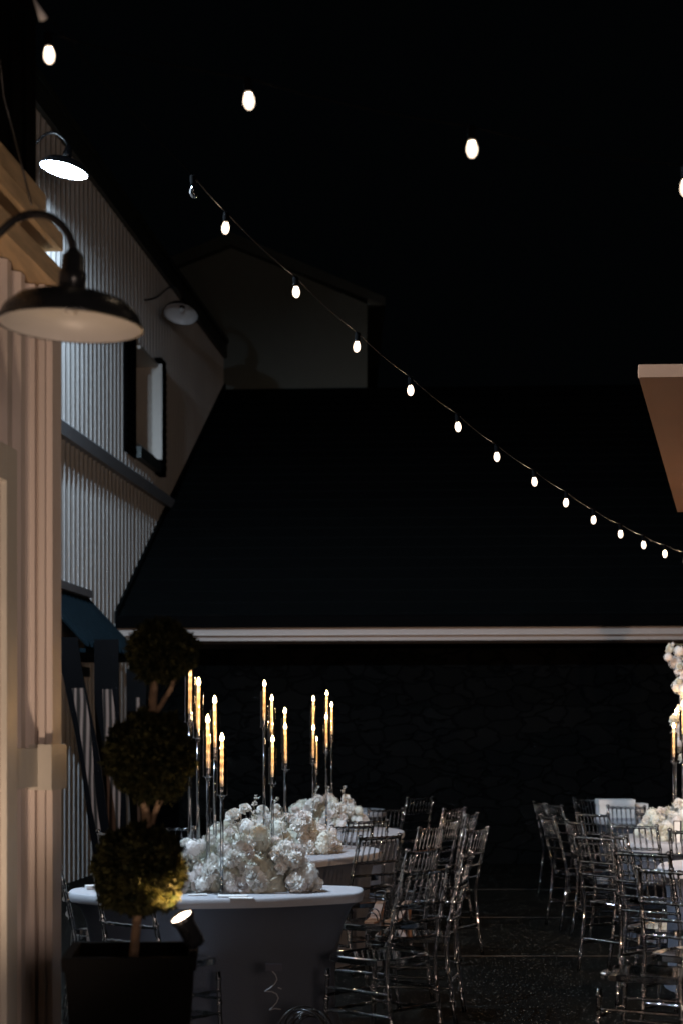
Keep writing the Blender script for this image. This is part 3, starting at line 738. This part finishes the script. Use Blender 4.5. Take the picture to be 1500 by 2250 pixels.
def arrangement(cen, ax, ay, az, n, label, seed, size=(.04,.06), sprigs=2, yaw=0):
    random.seed(seed)
    root = thing('flower_arrangement', cen, label, 'flowers', 'white flower mounds on the tables', rz=yaw)
    mb = MB()
    for i in range(260):
        z = random.random(); ph = random.uniform(0, 6.283); r = math.sqrt(1-z*z)
        d_ = Vector((ax*r*math.cos(ph), ay*r*math.sin(ph), az*z))*random.uniform(.6,.95)
        leafpatch(mb, d_, Vector((random.uniform(-1,1), random.uniform(-1,1), random.uniform(0,1))) + d_*4, .05)
    # inner core of packed stems
    mb.lathe([(1,0),(.92,.35),(.7,.65),(.4,.85),(.001,.95)], 14, Matrix.Diagonal((ax*.72, ay*.72, az*.75, 1)))
    mb.build('foliage', filler, root)
    for i in range(n):
        z = ((i+.5)/n)**1.35; ph = i*2.399 + random.uniform(-.3,.3); r = math.sqrt(max(0,1-z*z))
        lump = 1 + .10*math.sin(ph*3+seed) + random.uniform(-.12,.10)
        rr = random.uniform(*size)
        p_ = Vector((ax*r*math.cos(ph)*lump*.92, ay*r*math.sin(ph)*lump*.9, max(rr*.8, az*z*lump*.9)))
        nm, me = random.choice(BL + BL[1:3])
        d_ = Vector((p_.x/ax**2, p_.y/ay**2, p_.z/az**2*1.0 + .4)); d_.normalize()
        d_ += Vector([random.uniform(-.35,.35) for _ in range(3)])
        inst(nm, me, root, p_, d_.to_track_quat('Z','Y').to_euler(), [rr*random.uniform(.95,1.1)]*3)
    for k in range(sprigs):
        mb = MB(); x = random.uniform(-.5,.6)*ax; b_ = Vector((x, -.3*ay, az*.7)); tip = b_ + Vector((random.uniform(-.05,.08), -.02, az*.55))
        path = [b_.lerp(tip, u/6) + Vector((.02*math.sin(u), 0, 0)) for u in range(7)]
        mb.tube(path, .0022, 5)
        sp_ = mb.build('sprig', M['stem'], root)
        mb = MB()
        for j in range(14):
            q = path[3 + j*4//14] + Vector([random.uniform(-.016,.016) for _ in range(3)])
            for a in range(4):
                e = Vector([random.uniform(-1,1) for _ in range(3)]).normalized()
                leafpatch(mb, q, e, .016)
        mb.build('floret', M['petal'], sp_)
    return root
arrangement(PG(520, 416, .75), .40, .19, .32, 100, 'nearest mound of white roses and hydrangeas in front on the near table', 3, (.036,.068), 2)
arrangement(PG(604, 316, .75), .47, .22, .31, 100, 'wide middle mound of white flowers with a tall sprig', 5, (.036,.068), 3)
arrangement(PG(712, 258, .75), .37, .2, .30, 90, 'farther mound of white flowers right of centre on the third table', 8, (.034,.066), 3)
arrangement(PG(1485, 276, .75), .30, .2, .26, 80, 'white flower mound on the right table beside the edge', 12, (.034,.066), 1)
# low flowers by the card holder
arrangement(PG(1452, 284, .75), .10, .07, .10, 22, 'small cluster of white blossoms on the ruffled right table', 15, (.02,.032), 0)
# tall floral column at the right edge
random.seed(31)
colm = thing('flower_column', PG(1526, 262, 0), 'tall climbing column of white flowers rising along the right edge', 'flowers')
mb = MB(); pts = [(0.06*math.sin(z*2.2), 0, z) for z in [i*.1 for i in range(0, 24)]]; mb.tube(pts, .025, 8).build('stand', M['stem'], colm)
for i in range(100):
    z = .8 + 1.52*(i+.5)/100; wd = .10 + .05*math.sin(z*9) + .03*math.sin(z*23)
    a = i*2.399; rr = random.uniform(.04,.07)
    nm, me = random.choice(BL)
    inst(nm, me, colm, (.06*math.sin(z*2.2)+wd*math.cos(a), wd*math.sin(a)*.8, z), Vector((math.cos(a), math.sin(a), .5)).to_track_quat('Z','Y').to_euler(), [rr]*3)
inst('rose', BL[0][1], colm, (PG(1477,262,0).x-PG(1526,262,0).x, 0, EYE-(1416-HZ)/262), (0,0,0), [.028]*3)
MB().tube([(.0,0,2.28),(-.06,0,2.33),(PG(1477,262,0).x-PG(1526,262,0).x, 0, EYE-(1416-HZ)/262)], .003, 5).build('sprig', M['stem'], colm)

# ================================================================ CANDLES
CG = 'tall clear candlesticks among the flowers'; KG = 'lit ivory taper candles'
candle_rise = .245
mesh_cache = {}
def candle(px, ytip, s, cl, kl, on=.75, lit=True):
    X = (px - 750)/s; Yy = F/s; ztip = EYE - (ytip - HZ)/s
    zc = ztip - candle_rise - .03     # bottom of the candle
    st_ = thing('candlestick', (X, Yy, on), cl, 'candlestick', CG)
    hh = zc - on
    MB().lathe([(.001,0),(.05,0),(.052,.006),(.03,.012),(.012,.02),(.010,.03)], 20, cap=False).build('base', M['acrylic'], st_)
    MB().lathe([(.0095,.02),(.0095, hh-.055)], 14, cap=True).build('stem', M['acrylic'], st_)
    MB().lathe([(.0095,hh-.056),(.015,hh-.05),(.012,hh-.043),(.029,hh-.036),(.030,hh-.031),(.014,hh-.026),(.013,hh-.018),(.018,hh-.008),(.024,hh+.006),(.0245,hh+.010),(.016,hh+.010),(.0125,hh-.006),(.001,hh-.008)], 20).build('cup', M['acrylic'], st_)
    MB().lathe([(.0270,hh-.028),(.0275,hh-.02),(.0275,hh+.205),(.0268,hh+.207),(.0260,hh+.205),(.0260,hh-.02)], 24).build('chimney', M['glass'], st_)
    cd = thing('taper_candle', (X, Yy, zc), kl, 'candle', KG)
    lean = random.uniform(-.004,.004)
    mb = MB(); pr = [(.0104, 0), (.0099, .06), (.0094, .13), (.0088, .19), (.0081, .235), (.0072, .243), (.004, .246), (.001,.246)]
    mb.lathe(pr, 14, Matrix.Shear('XY', 4, (lean*4, 0)) if False else None).build('wax', M['wax'], cd)
    MB().lathe([(.001,.244),(.006,.247),(.0108,.255),(.0104,.263),(.006,.275),(.001,.288)], 12).build('flame', M['flame'], cd)
    cd.rotation_euler = (0, lean*3, 0)
    for zc_, pw_ in ((.05,.014),(.095,.018),(.14,.022),(.18,.026),(.217,.034)): lamp('candle_light', (0, 0, zc_), pw_, (1.0, .62, .29), .005, parent=cd)
    lamp('flame_light', (0, 0, .292), 1.6, (1.0, .52, .2), .006, parent=cd)
near_ = [(418,1457,418,'tallest'),(436,1493,414,'second tallest'),(473,1533,410,'middle height'),(458,1575,422,'second lowest'),(488,1615,425,'lowest')]
for x,y,s,w_ in near_: candle(x,y,s, f'{w_} clear candlestick of the nearest cluster beside the topiary', f'ivory candle on the {w_} stick of the nearest cluster')
mid_ = [(581,1498,322,'tallest, left most'),(597,1530,315,'second tallest'),(626,1558,308,'rear right'),(599,1620,328,'lowest'),(628,1592,318,'front right')]
for x,y,s,w_ in mid_: candle(x,y,s, f'{w_} clear candlestick of the middle cluster', f'ivory candle on the {w_} stick of the middle cluster')
far_ = [(688,1532,256,'left tall'),(718,1520,252,'tallest'),(729,1545,258,'right'),(717,1572,264,'front centre'),(688,1596,262,'left low'),(695,1620,250,'lowest')]
for x,y,s,w_ in far_: candle(x,y,s, f'{w_} clear candlestick of the farthest cluster', f'ivory candle on the {w_} stick of the farthest cluster')
rt_ = [(1483,1567,262,'taller left'),(1479,1591,272,'lower'),(1499,1543,266,'tallest')]
for x,y,s,w_ in rt_: candle(x,y,s, f'{w_} clear candlestick by the flower column at the right edge', f'ivory candle on the {w_} stick at the right edge')

# ================================================================ TOPIARY, PLANTER, SPOTLIGHT
random.seed(77)
s0 = 600
tp = thing('topiary_tree', PG(300, s0, .74), 'three-ball topiary with bare twisted trunk standing in the black planter', 'topiary')
def rel(px, py, s=s0): return P(px, py, s) - tp.location
def ball(px, py, rx, ry, n):
    c0 = rel(px, py); rx /= s0; ry /= s0; mb = MB()
    mb.lathe([(.001,-.86),(.5,-.7),(.8,-.3),(.86,0),(.8,.3),(.5,.7),(.001,.86)], 16, Matrix.Translation(c0) @ Matrix.Diagonal((rx*.93, rx*.93, ry*.93, 1)))
    for i in range(n):
        d_ = Vector((random.gauss(0,1), random.gauss(0,1), random.gauss(0,1))).normalized()
        lump = 1 + .06*math.sin(d_.x*9+py) + .06*math.sin(d_.z*8+d_.y*7+py) + .03*math.sin(d_.x*23+d_.z*19)
        rad = random.uniform(.80, 1.0)*lump
        if random.random() < .10: rad *= random.uniform(1.02,1.13)
        p_ = c0 + Vector((d_.x*rx, d_.y*rx, d_.z*ry))*rad
        for k in range(5):
            e = (d_*.8 + Vector([random.uniform(-.9,.9) for _ in range(3)])).normalized()
            l = random.uniform(.012,.032); x = e.orthogonal().normalized(); x.rotate(Matrix.Rotation(random.random()*6.28, 3, e))
            mb.add([p_, p_+e*l*.5+x*l*.22, p_+e*l, p_+e*l*.5-x*l*.22], [(0,1,2,3)])
    mb.build('crown', M['leaf'], tp)
ball(355, 1432, 66, 62, 3200); ball(334, 1662, 90, 92, 5200); ball(308, 1912, 94, 92, 5600)
def br(pts, rr):
    MB().tube([rel(x,y) + Vector((0, dz, 0)) for x,y,dz in pts], rr, 9).build('trunk', M['bark'], tp)
br([(294,2110,0),(300,2040,0),(305,1985,0)], [.018,.017,.016])
br([(325,1850,0),(322,1790,.0),(312,1740,0),(318,1690,0)], [.017,.0155,.017,.012])
br([(328,1835,0),(340,1790,-.01),(356,1752,-.02),(372,1720,-.02)], [.013,.010,.011,.008])
br([(336,1590,0),(337,1540,0),(340,1490,0),(350,1460,0)], [.016,.015,.014,.010])
br([(338,1575,0),(356,1548,-.01),(376,1515,-.01),(388,1480,0)], [.010,.009,.009,.007])
pl = thing('planter', PG(292, s0, 0), 'tall tapered matte black square planter holding the topiary at the bottom left', 'planter')
def sq(z, hw): return [(-hw,-hw,z),(hw,-hw,z),(hw,hw,z),(-hw,hw,z)]
mb = MB(); rings = [(0,.175),(.74,.226),(.742,.236),(.788,.238),(.79,.232),(.79,.205),(.72,.20)]
vs = sum([sq(z,h_) for z,h_ in rings], []); fs = [(j*4+i, j*4+(i+1)%4, (j+1)*4+(i+1)%4, (j+1)*4+i) for j in range(len(rings)-1) for i in range(4)] + [(0,3,2,1)]
mb.add(vs, fs).build('pot', M['black_matte'], pl); pl.rotation_euler = (0,0,R(4))
mb = MB().add(sq(.722,.2), [(0,1,2,3)]); mb.build('soil', mat('soil', (.03,.022,.015), .95, bump=.8, bscale=60, var=.3), pl)
sl = P(399, 2014, 606); spt = thing('spotlight', sl, 'small black spotlight glowing warm at the planter rim, aimed up into the topiary', 'spotlight')
dirv = Vector((-.42, -.32, .85)).normalized(); Q = dirv.to_track_quat('Z','Y').to_matrix().to_4x4()
MB().lathe([(.001,-.13),(.032,-.125),(.036,-.10),(.036,-.03),(.045,-.015),(.045,.004),(.041,.004),(.040,-.006)], 20, Q).build('housing', M['black'], spt)
MB().lathe([(.001,-.004),(.0405,-.005)], 20, Q).build('lens', M['spot_lens'], spt)
MB().tube([Q @ Vector((0,0,-.1)), Vector((.04,.03,-.16)), Vector((.02,.03,-.25))], .008, 8).build('bracket', M['black'], spt)
lamp('spot_beam', sl + dirv*.04, 75.0, (1.0, .60, .22), .035, 'SPOT', aim=sl + Vector((-.40, .03, .95)), angle=100, blend=.5)

# ================================================================ BLACK PANELS BEHIND THE TOPIARY
def panel(px0, px1, ytop, s, lean, label, refl):
    """upright black slab with a painted pale wavy inlay on its front"""
    b0 = PG((px0+px1)/2, s, 0); hw = (px1-px0)/2/s; H = EYE-(ytop-HZ)/s
    root = thing('display_panel', b0 + Vector((lean*H,0,0)), label, 'panel', 'glossy black panels with painted wavy reflections')
    def sh(x, y, z): return Vector((x - lean*z, y, z))
    mb = MB(); n = 20
    vs = []
    for i in range(n+1):
        z = H*i/n; wob = .012*math.sin(z*4.0+px0)
        vs += [sh(-hw+wob,-.02,z), sh(hw+wob,-.02,z), sh(hw+wob,.02,z), sh(-hw+wob,.02,z)]
    fs = [(j*4+i, j*4+(i+1)%4, (j+1)*4+(i+1)%4, (j+1)*4+i) for j in range(n) for i in range(4)] + [(0,3,2,1), tuple(n*4+i for i in range(4))]
    mb.add(vs, fs).build('slab', M['panel'], root)
    mb = MB(); vs = []; n = 30; a, b, z0, z1 = refl
    for i in range(n+1):
        z = z0+(z1-z0)*i/n; wx = hw*(a + b*math.sin(z*3.1+px0)); ww = hw*(.42+.2*math.sin(z*2.3+1+px0))
        vs += [sh(wx-ww,-.0215,z), sh(wx+ww,-.0215,z), sh(wx+ww,-.026,z), sh(wx-ww,-.026,z)]
    fs = [(j*4+i, j*4+(i+1)%4, (j+1)*4+(i+1)%4, (j+1)*4+i) for j in range(n) for i in range(4)] + [(0,3,2,1), tuple(n*4+i for i in range(4))]
    mb.add(vs, fs).build('reflection', M['reflection'], root)
    random.seed(int(px0)+3)
    for i in range(9):
        z = H*(.06+.11*i) ; x = hw*random.choice((-.82,.82,.7))
        MB().lathe([(.001,.006),(.004,.004),(.005,0)], 8, Matrix.Translation(sh(x,-.021,z)) @ Matrix.Rotation(R(90),4,'X')).build('stud', M['chrome'], root)
M['panel'] = mat('satin_black_panel', (.0015,.0015,.002), .4, spec=.05)
M['chrome'] = mat('polished_stud', (.7,.7,.72), .15, metal=1)
panel(205, 258, 1405, 232, .045, 'middle tall black panel with painted brown wavy inlay left of the topiary', (.1,.12,.2,2.0))
panel(128, 172, 1400, 238, .17, 'leaning tall black panel next to the near wall with a long painted pale inlay', (.0,.2,.25,2.0))
panel(276, 318, 1470, 215, .03, 'black panel mostly hidden behind the topiary balls', (.3,.1,.3,1.95))

# ================================================================ SMALL THINGS
def card(px, s, w_, d_, rz, label, z=.752, h=.004, mt='paper', cat='card', nm='menu_card'):
    p_ = PG(px, s, z); o = MB().box((-w_/2,-d_/2,0),(w_/2,d_/2,h)).build(nm, M[mt]); o.location = p_; o.rotation_euler = (0,0,rz); return tag(o, label, cat)
card(512, 432, .15, .09, .06, 'white menu card lying flat on the near table', h=.006)
card(530, 437, .12, .07, -.1, 'lower slim white card at the near table front edge', h=.004)
card(435, 428, .10, .06, .2, 'dark edged card tucked under the near flower mound', h=.004)
card(210, 412, .10, .07, .3, 'folded white napkin on the left end of the near table', h=.02, nm='napkin', cat='napkin')
# white boxes on the far right table
def wbox(px0, px1, ytop, s, z0, label):
    c_0 = PG((px0+px1)/2, s, z0); hw = (px1-px0)/2/s; H = EYE-(ytop-HZ)/s - z0
    root = thing('white_box', c_0, label, 'box', 'white boxes on the far right table')
    MB().box((-hw,-.12,0),(hw,.12,H-.05)).build('body', M['paper'], root)
    MB().box((-hw-.008,-.128,H-.05),(hw+.008,.128,H)).build('lid', M['paper'], root)
wbox(1312, 1388, 1756, 222, .751, 'larger white lidded box on the far right table')
wbox(1393, 1416, 1765, 220, .751, 'smaller white box between the large box and the flowers')
# card holder
ch_ = thing('card_holder', PG(1486, 288, .751), 'small upright black framed card on the ruffled right table', 'card holder')
MB().box((-.022,-.004,0),(.022,.004,.16)).build('card', M['paper'], ch_)
MB().box((-.027,-.006,0),(-.022,.006,.165)).box((.022,-.006,0),(.034,.006,.165)).box((-.022,-.006,.16),(.022,.006,.165)).build('frame', M['black'], ch_)
# sandals on the seat
def sandal(loc, rz, label):
    root = thing('strappy_sandal', loc, label, 'sandal', 'pair of tan strappy sandals on a chair seat', rz=rz)
    mb = MB(); prof = [(-.11,.0,.030),(-.06,.002,.038),(-.02,.012,.034),(.03,.05,.024),(.07,.085,.026),(.10,.098,.028),(.125,.10,.020)]
    vs = []
    for x,z,hw in prof: vs += [(x,-hw,z),(x,hw,z),(x,hw,z+.012),(x,-hw,z+.012)]
    fs = [(j*4+i, j*4+(i+1)%4, (j+1)*4+(i+1)%4, (j+1)*4+i) for j in range(len(prof)-1) for i in range(4)] + [(0,3,2,1), tuple((len(prof)-1)*4+i for i in range(4))]
    mb.add(vs, fs).build('sole', M['tan_leather'], root)
    MB().tube([(.115,0,.1),(.118,0,.05),(.12,0,0)], [.02,.012,.008], 8).build('heel', M['tan_leather'], root)
    for x, z, h_ in ((-.06,.01,.05),(-.015,.025,.055)):
        MB().tube([(x, .036*math.cos(a), z + h_*math.sin(a)) for a in [math.pi*i/8 for i in range(9)]], .004, 6).build('strap', M['black'], root)
    MB().tube([(.09+.03*math.cos(a), .034*math.sin(a), .16+.012*math.cos(a)) for a in [2*math.pi*i/14 for i in range(14)]], .004, 6, closed=True).build('ankle_strap', M['black'], root)
    MB().tube([(.1,.03,.105),(.11,.036,.14),(.1,.032,.162)], .0035, 6).build('strap', M['black'], root)
    MB().tube([(.03,-.03,.06),(.06,-.035,.12),(.08,-.033,.158)], .0035, 6).build('strap', M['black'], root)
seatc = L11.location
sandal((seatc.x - .02, seatc.y - .02, .469), R(70), 'left tan sandal with black straps upright on the amber finial chair')
sandal((seatc.x + .12, seatc.y + .02, .469), R(55), 'right tan sandal with black straps, partly behind the chair post')
# cable coil and curled clip strip by the near table
mb = MB(); random.seed(5)
pts = []
for k in range(9):
    r1 = .10 + random.uniform(-.025,.03); tx = random.uniform(-.3,.3); ty = random.uniform(-.9,.9); cx_ = random.uniform(-.03,.03)
    for i in range(22):
        a = 2*math.pi*i/22; v_ = Vector((r1*math.cos(a), 0, r1*math.sin(a)))
        v_.rotate(Matrix.Rotation(ty*.6, 3, 'Z')); v_.rotate(Matrix.Rotation(tx, 3, 'X')); pts.append(v_ + Vector((cx_, 0, .13)))
o = mb.tube(pts, .004, 6).build('cable_coil', M['cable']); o.location = PG(672, 452, 0); tag(o, 'tangled coil of thin black cable standing on the ground before the near table', 'cable')
rbn = thing('ribbon', PG(602, 447, .0), 'curled shiny strip hanging down the near table skirt', 'ribbon')
def rz_(py): return EYE - (py-HZ)/447
def rx_(px): return (px-602)/447
seg = [[(585,2129),(597,2132),(606,2142),(609,2152),(604,2162),(594,2171),(582,2178)], [(582,2178),(598,2179),(608,2184),(612,2193),(608,2203),(600,2212),(592,2220)], [(592,2220),(604,2216),(618,2218)], [(611,2170),(619,2173)]]
for q in seg: MB().tube([(rx_(x), 0, rz_(y)) for x,y in q], .0028, 6).build('curl', M['grey_trim'], rbn)
MB().box((rx_(584),-.003,rz_(2134)),(rx_(620),.003,rz_(2118))).build('clip', M['navy'] if 'navy' in M else M['grey_trim'], rbn)
